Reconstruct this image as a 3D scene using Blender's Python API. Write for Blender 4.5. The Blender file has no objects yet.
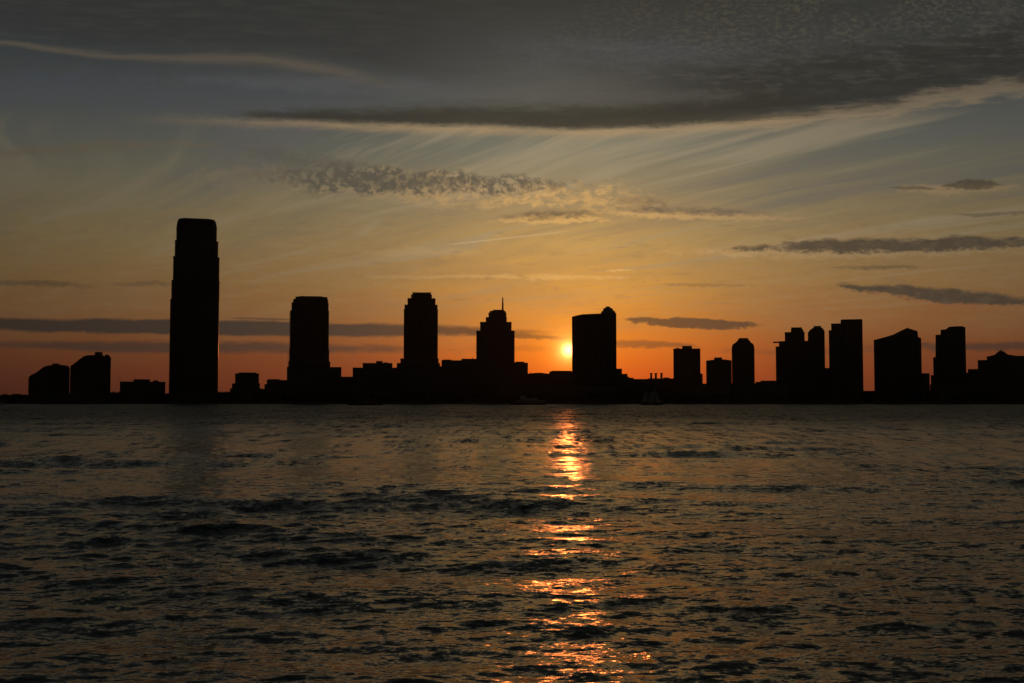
import bpy, bmesh, math, random
import numpy as np
random.seed(7)
rng = np.random.default_rng(11)
R = math.radians
sc = bpy.context.scene
COL = sc.collection

# ------------------------------------------------------------------ camera
F = 1138.0                      # focal length in pixels of a 1024 px wide frame
CAM_Z = 4.0
TILT = math.atan(59.3 / F)      # the horizon lies below the middle of the frame
ct, st = math.cos(TILT), math.sin(TILT)
cam = bpy.data.cameras.new('camera')
cam.sensor_width = 36.0
cam.lens = 36.0 * F / 1024.0
cam.clip_start = 0.5
cam.clip_end = 60000
camo = bpy.data.objects.new('camera', cam)
COL.objects.link(camo)
camo.location = (0, 0, CAM_Z)
camo.rotation_euler = (math.pi / 2 + TILT, 0, 0)
sc.camera = camo

def at(px, py, Y):
    """world X and Z of the point seen at a pixel, standing Y metres off"""
    a = (px - 512.0) / F
    b = (341.5 - py) / F
    dy = ct - b * st
    dz = st + b * ct
    return a / dy * Y, CAM_Z + dz / dy * Y

def sky_uv(px, py):
    X, Z = at(px, py, F)
    return X, Z - CAM_Z

# ------------------------------------------------------------------ node helpers
class N:
    """arithmetic on shader sockets"""
    tree = None
    def __init__(s, sock): s.s = sock
    @staticmethod
    def math(op, *a, clamp=False):
        n = N.tree.nodes.new('ShaderNodeMath'); n.operation = op; n.use_clamp = clamp
        for i, v in enumerate(a):
            if isinstance(v, N): N.tree.links.new(v.s, n.inputs[i])
            else: n.inputs[i].default_value = v
        return N(n.outputs[0])
    def __add__(a, b): return N.math('ADD', a, b)
    def __radd__(a, b): return N.math('ADD', b, a)
    def __sub__(a, b): return N.math('SUBTRACT', a, b)
    def __rsub__(a, b): return N.math('SUBTRACT', b, a)
    def __mul__(a, b): return N.math('MULTIPLY', a, b)
    def __rmul__(a, b): return N.math('MULTIPLY', b, a)
    def __truediv__(a, b): return N.math('DIVIDE', a, b)
    def __rtruediv__(a, b): return N.math('DIVIDE', b, a)

def sstep(v, lo, hi, a=0.0, b=1.0):
    n = N.tree.nodes.new('ShaderNodeMapRange'); n.interpolation_type = 'SMOOTHSTEP'
    N.tree.links.new(v.s, n.inputs[0])
    for k, x in enumerate((lo, hi, a, b)): n.inputs[k + 1].default_value = x
    return N(n.outputs[0])

def comb(x, y, z=0.0):
    n = N.tree.nodes.new('ShaderNodeCombineXYZ')
    for i, v in enumerate((x, y, z)):
        if isinstance(v, N): N.tree.links.new(v.s, n.inputs[i])
        else: n.inputs[i].default_value = v
    return n.outputs[0]

def noise(x, y, z=0.0, detail=3.0, rough=0.55, dist=0.0, color=False):
    n = N.tree.nodes.new('ShaderNodeTexNoise')
    n.inputs['Scale'].default_value = 1.0
    n.inputs['Detail'].default_value = detail
    n.inputs['Roughness'].default_value = rough
    n.inputs['Distortion'].default_value = dist
    N.tree.links.new(comb(x, y, z), n.inputs['Vector'])
    return N(n.outputs['Color' if color else 'Fac'])

def mixc(f, a, b, blend='MIX'):
    n = N.tree.nodes.new('ShaderNodeMix'); n.data_type = 'RGBA'; n.blend_type = blend
    n.clamp_factor = True
    if isinstance(f, N): N.tree.links.new(f.s, n.inputs[0])
    else: n.inputs[0].default_value = f
    for k, v in ((6, a), (7, b)):
        if isinstance(v, N): N.tree.links.new(v.s, n.inputs[k])
        else: n.inputs[k].default_value = (*v, 1.0)
    return N(n.outputs[2])

def lin(c):
    return tuple((v / 255.0 / 12.92) if v / 255.0 <= 0.04045 else ((v / 255.0 + 0.055) / 1.055) ** 2.4 for v in c)

def ramp(v, stops):
    n = N.tree.nodes.new('ShaderNodeValToRGB')
    N.tree.links.new(v.s, n.inputs[0])
    e = n.color_ramp.elements
    while len(e) < len(stops): e.new(0.5)
    for k, (p, c) in enumerate(stops):
        e[k].position = p; e[k].color = (*lin(c), 1)
    return N(n.outputs[0])

# ------------------------------------------------------------------ the evening sky
SU, SV = sky_uv(568.6, 350.0)
sun_dir = (SU, F, SV)
sl = math.sqrt(sum(c * c for c in sun_dir)); sun_dir = tuple(c / sl for c in sun_dir)
SUN_EL = math.asin(sun_dir[2]); SUN_AZ = math.atan2(sun_dir[0], sun_dir[1])

def build_world():
    w = bpy.data.worlds.new('World'); sc.world = w; w.use_nodes = True
    t = w.node_tree; t.nodes.clear(); N.tree = t
    tc = t.nodes.new('ShaderNodeTexCoord')
    sp = t.nodes.new('ShaderNodeSeparateXYZ'); t.links.new(tc.outputs['Generated'], sp.inputs[0])
    x, y, z = (N(sp.outputs[i]) for i in range(3))
    m = N.math
    yf = m('MAXIMUM', y, 0.03)
    U = x / yf * F                   # bearing and height on the western sky
    V = z / yf * F
    az = m('ARCTAN2', x, y) * (180 / math.pi)
    zc = m('MAXIMUM', z, 0.0)
    el = m('ARCSINE', zc) * (180 / math.pi)
    front = sstep(y, 0.1, 0.6)

    # clear-air colour: one run of colours below the sun's bearing and one well to the side
    def stops(lst):
        out = []
        for py, c in lst:
            e = math.degrees(math.atan(sky_uv(512, py)[1] / F))
            out.append((max(0.0, e) / 60.0, c))
        out.sort()
        return out + [(0.60, (40, 44, 44)), (1.0, (28, 33, 35))]
    elw = el / 60.0
    c_sun = ramp(elw, stops([(401, (192, 72, 22)), (375, (222, 88, 24)), (350, (236, 118, 26)), (320, (228, 138, 40)),
        (285, (220, 155, 65)), (245, (194, 152, 85)), (200, (155, 132, 94)), (150, (122, 120, 101)), (100, (89, 89, 83)),
        (50, (67, 68, 65)), (0, (53, 53, 48))]))
    c_mid = ramp(elw, stops([(401, (122, 54, 32)), (375, (138, 66, 36)), (350, (143, 77, 43)), (320, (150, 97, 54)),
        (285, (151, 114, 68)), (245, (144, 121, 81)), (200, (124, 115, 89)), (150, (95, 96, 87)), (100, (74, 77, 77)),
        (50, (59, 61, 60)), (0, (49, 50, 45))]))
    c_side = ramp(elw, stops([(401, (42, 26, 22)), (375, (52, 32, 25)), (350, (68, 41, 25)), (320, (80, 56, 34)),
        (285, (84, 66, 40)), (245, (85, 74, 51)), (200, (80, 76, 61)), (150, (68, 70, 66)), (100, (54, 58, 60)),
        (50, (42, 46, 47)), (0, (35, 37, 34))]))
    daz = az - math.degrees(SUN_AZ)
    # the glow reaches further to the north (right) than to the south
    adz = m('MAXIMUM', daz * 1.0, daz * -1.13)
    f1 = m('POWER', 2.718, m('POWER', adz / 5.4, 2.0) * -0.5)
    f2 = m('POWER', 2.718, m('POWER', adz / 19.0, 2.0) * -0.65)
    col = mixc(f2, c_side, c_mid)
    col = mixc(f1, col, c_sun)

    # physical sky for the rest of the hemisphere
    sk = t.nodes.new('ShaderNodeTexSky'); sk.sky_type = 'NISHITA'; sk.sun_disc = False
    sk.sun_elevation = SUN_EL; sk.sun_rotation = SUN_AZ; sk.dust_density = 3.0; sk.altitude = 0

    # shared textures of the cloud decks
    def stretch(n_, g): return (n_ - 0.5) * g + 0.5
    nA = noise(U / 150.0, V / 34.0, 1.3, 4, 0.55)
    nD = noise(U / 60.0, V / 60.0, 9.9, 3, 0.5)
    nBr = noise(U / 46.0, V / 9.0, 4.1, 6, 0.66, 0.25)
    nE = noise(U / 17.0, V / 4.5, 6.1, 4, 0.62, 0.3)
    nB = nBr
    nS = stretch(nBr * 0.55 + nE * 0.45, 3.2)
    nC = stretch(noise(U / 13.0, V / 9.0, 7.7, 5, 0.62, 0.4), 1.9)
    wU = (noise(U / 70.0, V / 24.0, 14.0, 3, 0.55) - 0.5)
    wV = (noise(U / 38.0, V / 30.0, 17.0, 4, 0.6) - 0.5)

    # cirrus: long fibres on a high level deck, running to one vanishing point
    zi = m('MAXIMUM', z, 0.035)
    P, Q = x / zi, y / zi
    vp = R(-34)
    s_ = P * math.sin(vp) + Q * math.cos(vp)
    t_ = P * math.cos(vp) - Q * math.sin(vp)
    wob = noise(P * 0.35, Q * 0.35, 2.0, 2, 0.5)
    tt = t_ + wob * 1.0
    ci1 = noise(tt * 2.6, s_ * 0.22, 3.0, 5, 0.58)
    ci2 = noise(tt * 9.0, s_ * 0.6, 5.0, 5, 0.66)
    ci3 = noise(t_ * 0.7 + wob, s_ * 0.25, 8.0, 3, 0.5)
    band = sstep(V, 55.0, 185.0) * sstep(V, 300.0, 272.0) * sstep(U, -480.0, -150.0, 0.7, 1.0)
    cf = (ci1 - 0.5) * 1.6 + (ci2 - 0.5) * 0.35 + (ci3 - 0.5) * 0.9
    cir = sstep(cf, -0.02, 0.27)
    warm = mixc(f2, (0.082, 0.070, 0.052), (0.34, 0.272, 0.168))
    cool = mixc(f2, (0.047, 0.047, 0.048), (0.130, 0.122, 0.116))
    col = mixc(cir * band * 0.62, col, warm)
    cir2 = sstep(cf, 0.02, -0.27)
    col = mixc(cir2 * band * sstep(V, 130.0, 250.0, 0.25, 1.0) * 0.65, col, cool)
    # broad softness low down
    col = mixc(sstep(nA, 0.35, 0.75) * sstep(V, 40.0, 90.0) * sstep(V, 260.0, 140.0) * 0.42, col, mixc(f2, (0.07, 0.05, 0.03), (0.33, 0.20, 0.085)))

    nF = noise(U / 8.0, V / 5.0, 51.0, 5, 0.68)
    put_s = sstep(nS, 0.45, 0.95) * sstep(V, 60.0, 110.0) * sstep(V, 235.0, 170.0) * front
    col = mixc(put_s * 0.22, col, mixc(f2, (0.085, 0.065, 0.042), (0.40, 0.27, 0.14)))
    put_d = sstep(nS, 0.42, 0.05) * sstep(V, 50.0, 100.0) * sstep(V, 235.0, 170.0) * front
    col = mixc(put_d * 0.22, col, mixc(f2, (0.05, 0.045, 0.036), (0.17, 0.125, 0.08)))
    def lens(px, py, L, T, slope=0.0, k=0.6, tex=None, up=1.0, dn=1.0, soft=0.5, amp=0.0, w=1.0):
        """a streak of cloud: centre, half length, half thickness, slope (px per px)"""
        cu, cv = sky_uv(px, py)
        a = (U - cu + wU * (L * 0.9 * w)) / L
        v = V - cv - (U - cu) * slope + wV * (T * 1.8 * w) + (nF - 0.5) * (5.5 * w)
        if amp: v = v - (nA - 0.5) * amp
        b = m('MAXIMUM', v / (T * up), v * (-1.0 / (T * dn)))
        f = 1.0 - m('MULTIPLY', a, a) - m('POWER', b, 1.6)
        tx = tex if tex is not None else nS
        f = f + (tx - 0.5) * (1.5 * k) + (nF - 0.5) * (1.1 * w)
        return sstep(f, -0.12, soft + 0.15) * front

    # low bars over the horizon
    slate = mixc(f1, mixc(f2, (0.016, 0.014, 0.013), (0.060, 0.045, 0.036)), (0.16, 0.062, 0.022))
    def put(mask, c, op=1.0):
        nonlocal col
        col = mixc(mask * op, col, c)
    ember = mixc(f1, mixc(f2, (0.09, 0.045, 0.025), (0.30, 0.12, 0.05)), (0.80, 0.30, 0.05))
    put(lens(60, 308, 1100, 60, 0.0, 0.5, nA, soft=1.2), mixc(f2, (0.07, 0.045, 0.025), (0.27, 0.15, 0.07)), 0.18)
    put(lens(200, 327.5, 380, 8.5, -0.016, 0.22, nS, dn=1.0, soft=0.35, amp=4, w=0.35), slate, 0.95)
    put(lens(262, 318.8, 40, 1.3, -0.03, 0.3, nS, w=0.3), slate, 0.6)
    put(lens(190, 347, 280, 7.5, -0.010, 0.30, nS, soft=0.7, amp=4, w=0.35), slate, 0.75)
    put(lens(520, 336, 70, 3.2, -0.05, 0.3, nS, soft=0.6, amp=4), slate, 0.8)
    put(lens(520, 350, 80, 5, -0.02, 0.8, nS, soft=0.9), slate, 0.30)
    put(lens(640, 344, 70, 5, -0.03, 0.5, nS, soft=0.7, amp=4), slate, 0.65)
    put(lens(690, 322, 78, 6.5, -0.035, 0.35, nS, up=0.8, dn=1.0, soft=0.35, amp=4), mixc(f1, slate, (0.10, 0.055, 0.032)), 0.92)
    put(lens(980, 347, 150, 5.5, 0.0, 0.4, nS, soft=0.8, amp=4), slate, 0.7)
    put(lens(800, 351, 120, 4, 0.0, 0.6, nS, soft=1.0, amp=4), slate, 0.28)
    put(lens(40, 284, 70, 5, -0.03, 0.6, nS, soft=0.9), slate, 0.45)
    put(lens(165, 284, 60, 3.5, 0.0, 0.8, nS, soft=0.9), slate, 0.35)
    # clouds on the right
    grey = mixc(f2, (0.028, 0.025, 0.020), (0.068, 0.054, 0.038))
    grey = mixc(sstep(nC * 0.5 + nF * 0.5, 0.45, 0.75) * 0.55, grey, mixc(f2, (0.06, 0.048, 0.032), (0.15, 0.105, 0.065)))
    gold = mixc(f1, mixc(f2, (0.10, 0.075, 0.045), (0.36, 0.24, 0.12)), (0.75, 0.42, 0.13))
    put(lens(878, 248, 200, 11.0, 0.018, 0.7, nS, soft=0.7, amp=7), gold, 0.75)
    put(lens(905, 245, 180, 8.0, 0.020, 0.45, nS, soft=0.5, amp=7), grey, 0.93)
    put(lens(880, 267, 62, 2.6, 0.0, 0.6, nS, soft=0.8), grey, 0.5)
    put(lens(950, 297, 100, 9.0, -0.085, 0.5, nC * 0.5 + nS * 0.5, soft=0.5, amp=8), ember, 0.75)
    put(lens(945, 295, 108, 7.0, -0.085, 0.5, nC * 0.4 + nS * 0.6, up=1.2, soft=0.4, amp=8), grey, 0.93)
    put(lens(870, 288, 40, 2.5, -0.04, 0.6, nS, soft=0.6), grey, 0.6)
    put(lens(700, 285, 60, 2.4, 0.0, 0.7, nS, soft=0.9), grey, 0.35)
    put(lens(990, 214, 60, 2.6, 0.02, 0.6, nS, soft=0.9), grey, 0.5)
    put(lens(955, 188, 75, 6.5, 0.01, 1.0, nC * 0.6 + nS * 0.4, soft=0.6), gold, 0.7)
    put(lens(972, 184, 32, 6.5, 0.01, 1.2, nC * 0.5 + nS * 0.5, soft=0.6), grey, 0.8)
    put(lens(912, 188, 30, 2.5, 0.0, 0.9, nC * 0.5 + nS * 0.5, soft=0.6), grey, 0.6)
    # bright fibres low above the sun
    put(lens(500, 277, 150, 3.2, 0.0, 1.0, nS, soft=0.9), gold, 0.55)
    put(lens(618, 270, 22, 1.6, 0.02, 0.7, nS, soft=0.8), gold, 0.8)
    put(lens(420, 252, 60, 5.0, 0.0, 1.2, nS, soft=0.9), gold, 0.35)
    # mackerel patches
    puff = sstep(noise(U / 9.0, V / 8.0 + U * 0.012, 12.0, 6, 0.66), 0.40, 0.57)
    put(lens(415, 186, 150, 22, -0.02, 0.35, nS, soft=1.0), gold, 0.38)
    dkp = (0.088, 0.080, 0.060)
    put(lens(415, 182, 170, 15.0, -0.02, 0.35, nC * 0.3 + nD * 0.7, soft=0.35, amp=6) * puff, dkp, 0.85)
    put(lens(340, 180, 75, 19.0, -0.02, 0.4, nC * 0.4 + nD * 0.6, soft=0.5) * puff, dkp, 0.8)
    put(lens(470, 200, 110, 9, -0.03, 0.6, soft=0.8) * sstep(nC, 0.35, 0.7), gold, 0.5)
    put(lens(400, 181, 120, 9.0, -0.02, 0.7, nC * 0.5 + nD * 0.5, soft=0.8), dkp, 0.45)
    put(lens(300, 158, 85, 12, -0.15, 1.3, nC * 0.6 + nS * 0.4, soft=0.9), (0.075, 0.068, 0.055), 0.40)
    put(lens(250, 180, 70, 16, -0.05, 1.6, nC, soft=0.9), (0.16, 0.125, 0.08), 0.45)
    put(lens(90, 148, 130, 7, 0.05, 1.3, nC * 0.6 + nS * 0.4, soft=0.8), mixc(f2, (0.07, 0.058, 0.04), (0.17, 0.13, 0.08)), 0.55)
    brk = sstep(noise(U / 12.0, V / 6.0, 31.0, 4, 0.6), 0.38, 0.60)
    put(lens(585, 200, 95, 20, -0.03, 0.9, nC * 0.6 + nS * 0.4, soft=0.9) * brk, gold, 0.55)
    put(lens(555, 219, 70, 5.0, 0.02, 0.8, nC * 0.4 + nS * 0.6, soft=0.6), gold, 0.65)
    put(lens(556, 215.5, 64, 6.0, 0.04, 0.9, nC * 0.5 + nS * 0.5, soft=0.8) * (brk * 0.5 + 0.5), (0.13, 0.095, 0.058), 0.85)
    put(lens(700, 216, 105, 5.0, -0.03, 0.8, nC * 0.5 + nS * 0.5, soft=0.7), gold, 0.6)
    put(lens(690, 211, 90, 5.0, -0.05, 0.9, nC * 0.5 + nS * 0.5, soft=0.7) * (brk * 0.6 + 0.4), (0.14, 0.105, 0.070), 0.8)
    put(lens(645, 202, 30, 8, -0.1, 1.2, nC, soft=0.8) * brk, (0.13, 0.10, 0.068), 0.6)
    # the trail of an aircraft
    cu, cv = sky_uv(508, 238)
    tr = m('ABSOLUTE', V - cv - (U - cu) * 0.112 - (nB - 0.5) * 1.2)
    put(sstep(tr, 1.2, 0.2) * sstep(m('ABSOLUTE', U - cu), 68.0, 45.0) * front, (0.60, 0.42, 0.22), 0.42)

    # the high grey sheet across the top and its lit lower edge
    hi = (nA - 0.5) * 26.0
    dkc = mixc(f2, (0.018, 0.018, 0.015), (0.026, 0.026, 0.021))
    def edge(pts):
        """height (in V) of a line through pixels, as a float curve over U"""
        n = t.nodes.new('ShaderNodeFloatCurve')
        us = [sky_uv(p[0], p[1]) for p in pts]
        c = n.mapping.curves[0]
        while len(c.points) < len(us): c.points.new(0.5, 0.5)
        for k, (a, b) in enumerate(us):
            c.points[k].location = ((a + 700) / 1400.0, b / 500.0)
        n.mapping.update()
        t.links.new(((U + 700.0) / 1400.0).s, n.inputs['Value'])
        return N(n.outputs[0]) * 500.0
    fib = stretch(noise(U / 60.0, V / 8.0 + U * 0.005, 41.0, 5, 0.62), 2.2)
    e1 = edge([(-180, 112), (120, 118), (300, 125), (450, 129), (650, 131), (760, 125), (860, 116), (948, 101), (1024, 91), (1200, 76)])
    dv = V - e1 - (nA - 0.5) * 9.0 - (fib - 0.5) * (sstep(U, 60.0, 450.0) * 4.0 + 2.0) - (nD - 0.5) * (sstep(U, 60.0, 450.0) * 16.0)
    span = sstep(U, -440.0, -120.0)
    fr = sstep(U, 130.0, 430.0)
    torn = stretch(noise(U / 48.0, V / 7.0 - U * 0.012, 61.0, 6, 0.62), 2.2)
    dvr = dv + (torn - 0.5) * (fr * 12.0 + 2.0) + (nF - 0.5) * 5.0
    put(sstep(dvr, -9.0 , 1.0) * sstep(dvr - fr * 10.0, 9.0, 0.0) * span * (fib * 0.35 + torn * 0.35 + 0.35) * (1.0 - fr * 0.30) * front, mixc(f2, (0.115, 0.09, 0.06), (0.38, 0.255, 0.130)), 0.9)
    th = sstep(U, -300.0, 20.0, 13.0, 30.0)
    put(sstep(dvr, 0.0, 8.0) * sstep((dv + (nS - 0.5) * 6.0) / th, 1.25, 0.5) * sstep(U + wU * 60.0, -310.0, -235.0) * sstep(U, 420.0, 150.0) * front, mixc(f2, (0.022, 0.022, 0.018), (0.032, 0.031, 0.024)), 0.90)
    big = sstep(dvr, 2.0, 22.0) * sstep(dv + hi + (nS - 0.5) * 18.0, 92.0, 50.0) * sstep(U, 10.0, 260.0) * front
    put(big, dkc, 0.88)
    put(sstep(nS, 0.45, 0.85) * sstep(dv, 18.0, 40.0) * sstep(dv, 120.0, 80.0) * sstep(U, -60.0, 120.0) * front, (0.075, 0.070, 0.060), 0.40)
    # bluish gaps
    put(lens(110, 92, 300, 30, -0.03, 0.5, nA, soft=1.3), (0.056, 0.062, 0.074), 0.60)
    put(lens(330, 84, 200, 12, -0.03, 0.7, nA, soft=1.3), (0.088, 0.090, 0.096), 0.55)
    put(lens(610, 50, 170, 20, -0.02, 0.6, nA, soft=1.3), (0.085, 0.086, 0.094), 0.60)
    put(lens(600, 95, 190, 9, 0.0, 0.9, stretch(nA, 2.5), soft=1.1), (0.085, 0.080, 0.070), 0.5)
    # cream line on the left
    e2 = edge([(-180, 34), (0, 44), (120, 56), (270, 61), (330, 70), (400, 86), (520, 104), (700, 120), (1200, 140)])
    d2 = V - e2 - (nA - 0.5) * 12.0 - (fib - 0.5) * 3.0
    wid = sstep(U, -430.0, -240.0, 0.55, 1.25)
    d2w = d2 / wid
    put(sstep(d2w, -8.0, 0.0) * sstep(d2w, 9.0, 0.5) * sstep(U, -70.0, -220.0) * (fib * 0.5 + 0.5) * front, mixc(f2, (0.12, 0.092, 0.062), (0.155, 0.118, 0.076)), 0.60)
    put(sstep(d2 + hi * 0.3, 1.0, 26.0) * sstep(U, 80.0, -160.0) * sstep(d2, 160.0, 70.0) * sstep(U, 0.0, -200.0, 0.35, 1.0) * front, (0.030, 0.031, 0.030), 0.70)
    put(sstep(fib, 0.35, 0.85) * sstep(V, 290.0, 340.0) * front, (0.050, 0.049, 0.043), 0.35)
    # dappled sheet near the top right
    dap = sstep(noise(U / 6.5, V / 3.6, 20.0, 5, 0.68), 0.42, 0.66)
    reg = sstep(V - U * 0.10 + hi, 305.0, 350.0) * sstep(U, -120.0, 320.0) * front
    put(dap * reg * sstep(nD, 0.35, 0.6), (0.100, 0.084, 0.053), 0.5)
    put(reg * sstep(dap, 0.6, 0.0), (0.034, 0.033, 0.029), 0.40)

    # halo and disc of the sun itself
    dn = t.nodes.new('ShaderNodeVectorMath'); dn.operation = 'DOT_PRODUCT'
    t.links.new(tc.outputs['Generated'], dn.inputs[0]); dn.inputs[1].default_value = sun_dir
    ang = m('ARCCOSINE', m('MINIMUM', N(dn.outputs['Value']), 0.9999999)) * (180 / math.pi)
    halo = m('POWER', 2.718, ang * -1.75)
    halo2 = m('POWER', 2.718, ang * -0.42)
    base = t.nodes.new('ShaderNodeVectorMath'); base.operation = 'MULTIPLY_ADD'
    def vm(op, a, b, c=None):
        n = t.nodes.new('ShaderNodeVectorMath'); n.operation = op
        for i, v in enumerate((a, b, c)):
            if v is None: continue
            if isinstance(v, N): t.links.new(v.s, n.inputs[i])
            else: n.inputs[i].default_value = v
        return N(n.outputs['Vector'])
    def scale(c, f):
        n = t.nodes.new('ShaderNodeVectorMath'); n.operation = 'SCALE'
        n.inputs[0].default_value = c; t.links.new(f.s, n.inputs['Scale'])
        return N(n.outputs['Vector'])
    col = vm('ADD', col, scale((1.35, 0.50, 0.03), halo))
    col = vm('ADD', col, scale((0.16, 0.055, 0.004), halo2))
    disc = sstep(ang, 0.42, 0.18)
    col = vm('ADD', col, scale((1.9, 0.72, 0.2), disc))
    col = vm('ADD', col, scale((6.0, 2.5, 0.85), m('POWER', 2.718, ang * -4.6)))
    # the sky behind and beyond the sides is already dusk
    back = sstep(y, -0.2, 0.75, 0.18, 1.0)
    n = t.nodes.new('ShaderNodeVectorMath'); n.operation = 'SCALE'
    t.links.new(col.s, n.inputs[0]); t.links.new(back.s, n.inputs['Scale']); col = N(n.outputs['Vector'])
    ST = 0.05
    col = vm('MULTIPLY', col, (1 / ST, 1 / ST, 1 / ST))
    col = vm('MULTIPLY_ADD', N(sk.outputs[0]), (0.02, 0.02, 0.02), col)
    bg = t.nodes.new('ShaderNodeBackground'); bg.inputs['Strength'].default_value = ST
    t.links.new(col.s, bg.inputs['Color'])
    out = t.nodes.new('ShaderNodeOutputWorld'); t.links.new(bg.outputs[0], out.inputs['Surface'])
build_world()

sun = bpy.data.lights.new('sun', 'SUN')
sun.energy = 0.034
sun.color = (1.0, 0.21, 0.045)
sun.angle = R(0.53)
suno = bpy.data.objects.new('sun', sun); COL.objects.link(suno)
from mathutils import Vector
suno.rotation_euler = Vector(sun_dir).to_track_quat('Z', 'Y').to_euler()
suno.location = (0, 0, 300)

sc.view_settings.view_transform = 'Standard'
sc.view_settings.look = 'None'
sc.view_settings.exposure = 0
sc.view_settings.gamma = 1

# ------------------------------------------------------------------ materials
def mat(name, color, rough=0.8, metal=0.0, spec=0.5, vary=0.2, scale=0.15):
    m = bpy.data.materials.new(name); m.use_nodes = True
    t = m.node_tree; N.tree = t
    b = t.nodes['Principled BSDF']
    tc = t.nodes.new('ShaderNodeTexCoord')
    sp = t.nodes.new('ShaderNodeSeparateXYZ'); t.links.new(tc.outputs['Object'], sp.inputs[0])
    x, y, z = (N(sp.outputs[i]) for i in range(3))
    n = noise(x * scale, y * scale, z * scale, 4, 0.6)
    c = mixc(n, tuple(v * (1 - vary) for v in color), tuple(min(1, v * (1 + vary)) for v in color))
    t.links.new(c.s, b.inputs['Base Color'])
    b.inputs['Roughness'].default_value = rough
    b.inputs['Metallic'].default_value = metal
    b.inputs['Specular IOR Level'].default_value = spec
    return m

def facade(name, wall, glass, w, h, mortar, rough=0.25):
    """wall with rows of window openings"""
    m = bpy.data.materials.new(name); m.use_nodes = True
    t = m.node_tree; N.tree = t
    b = t.nodes['Principled BSDF']
    tc = t.nodes.new('ShaderNodeTexCoord')
    sp = t.nodes.new('ShaderNodeSeparateXYZ'); t.links.new(tc.outputs['Object'], sp.inputs[0])
    x, y, z = (N(sp.outputs[i]) for i in range(3))
    br = t.nodes.new('ShaderNodeTexBrick')
    br.offset = 0.0; br.squash = 1.0
    br.inputs['Scale'].default_value = 1.0
    br.inputs['Mortar Size'].default_value = mortar
    br.inputs['Mortar Smooth'].default_value = 0.0
    br.inputs['Brick Width'].default_value = w
    br.inputs['Row Height'].default_value = h
    br.inputs['Color1'].default_value = (*glass, 1)
    br.inputs['Color2'].default_value = (*[g * 1.7 + 0.004 for g in glass], 1)
    br.inputs['Mortar'].default_value = (*wall, 1)
    t.links.new(comb(x + y, z, 0.0), br.inputs['Vector'])
    n = noise(x * 0.08, y * 0.08, z * 0.08, 4, 0.6)
    c = mixc(n * 0.5, N(br.outputs['Color']), (0, 0, 0))
    t.links.new(c.s, b.inputs['Base Color'])
    rr = N(br.outputs['Fac']) * (0.85 - rough) + rough
    t.links.new(rr.s, b.inputs['Roughness'])
    b.inputs['Specular IOR Level'].default_value = 0.35
    return m

M = dict(
    brown=facade('brown_brick_facade', (0.20, 0.13, 0.09), (0.025, 0.027, 0.03), 2.6, 3.2, 0.7),
    glass=facade('dark_glass_facade', (0.10, 0.11, 0.12), (0.03, 0.035, 0.04), 1.5, 4.0, 0.16, 0.12),
    stone=facade('stone_facade', (0.26, 0.24, 0.21), (0.03, 0.03, 0.032), 3.0, 3.6, 0.9),
    conc=facade('concrete_facade', (0.28, 0.27, 0.25), (0.03, 0.03, 0.033), 3.4, 3.0, 0.8),
    roof=mat('roof_gravel', (0.12, 0.115, 0.11), 0.9),
    metal=mat('grey_metal', (0.18, 0.18, 0.18), 0.5, 0.6),
    quay=mat('weathered_concrete', (0.20, 0.19, 0.17), 0.9, vary=0.4, scale=0.3),
    land=mat('paved_ground', (0.12, 0.115, 0.10), 0.95, vary=0.3, scale=0.02),
    bark=mat('bark', (0.07, 0.05, 0.035), 0.95),
    leaf=mat('leaves', (0.04, 0.065, 0.025), 0.8, vary=0.5, scale=0.5),
    hull=mat('dark_hull_paint', (0.03, 0.032, 0.035), 0.6),
    white=mat('white_paint', (0.75, 0.75, 0.72), 0.5, vary=0.06),
    sail=mat('sailcloth', (0.72, 0.70, 0.64), 0.9, vary=0.08),
    wood=mat('varnished_wood', (0.22, 0.12, 0.06), 0.5),
    win=mat('dark_window_glass', (0.02, 0.025, 0.03), 0.1),
)

# ------------------------------------------------------------------ object helpers
def link(name, bm, material, parent=None, smooth=False):
    me = bpy.data.meshes.new(name); bm.normal_update(); bm.to_mesh(me); bm.free()
    me.materials.append(M[material] if isinstance(material, str) else material)
    if smooth: me.polygons.foreach_set('use_smooth', [True] * len(me.polygons))
    o = bpy.data.objects.new(name, me); COL.objects.link(o)
    if parent: o.parent = parent
    return o
def thing(name, label, cat, loc=(0, 0, 0), group=None, rz=0):
    o = bpy.data.objects.new(name, None); COL.objects.link(o)
    o.location = loc; o.rotation_euler = (0, 0, rz); o.empty_display_size = 2
    o['label'] = label; o['category'] = cat
    if group: o['group'] = group
    return o
def struct(name, o, kind='structure'):
    o['kind'] = kind
    return o

def prism(bm, plan, z0, z1, plan2=None, bottom=False):
    p2 = plan2 or plan
    a = [bm.verts.new((x, y, z0)) for x, y in plan]
    b = [bm.verts.new((x, y, z1)) for x, y in p2]
    n = len(a)
    for i in range(n):
        bm.faces.new((a[i], a[(i + 1) % n], b[(i + 1) % n], b[i]))
    bm.faces.new(b)
    if bottom: bm.faces.new(a[::-1])
def rect(x0, x1, y0, y1, c=0.0, seg=1):
    if c <= 0: return [(x0, y0), (x1, y0), (x1, y1), (x0, y1)]
    out = []
    for cx, cy, a0 in ((x1 - c, y0 + c, -90), (x1 - c, y1 - c, 0), (x0 + c, y1 - c, 90), (x0 + c, y0 + c, 180)):
        for k in range(seg + 1):
            a = R(a0 + 90.0 * k / seg)
            out.append((cx + c * math.cos(a), cy + c * math.sin(a)))
    return out
def box(bm, x0, x1, y0, y1, z0, z1):
    prism(bm, rect(x0, x1, y0, y1), z0, z1, bottom=True)
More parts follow.
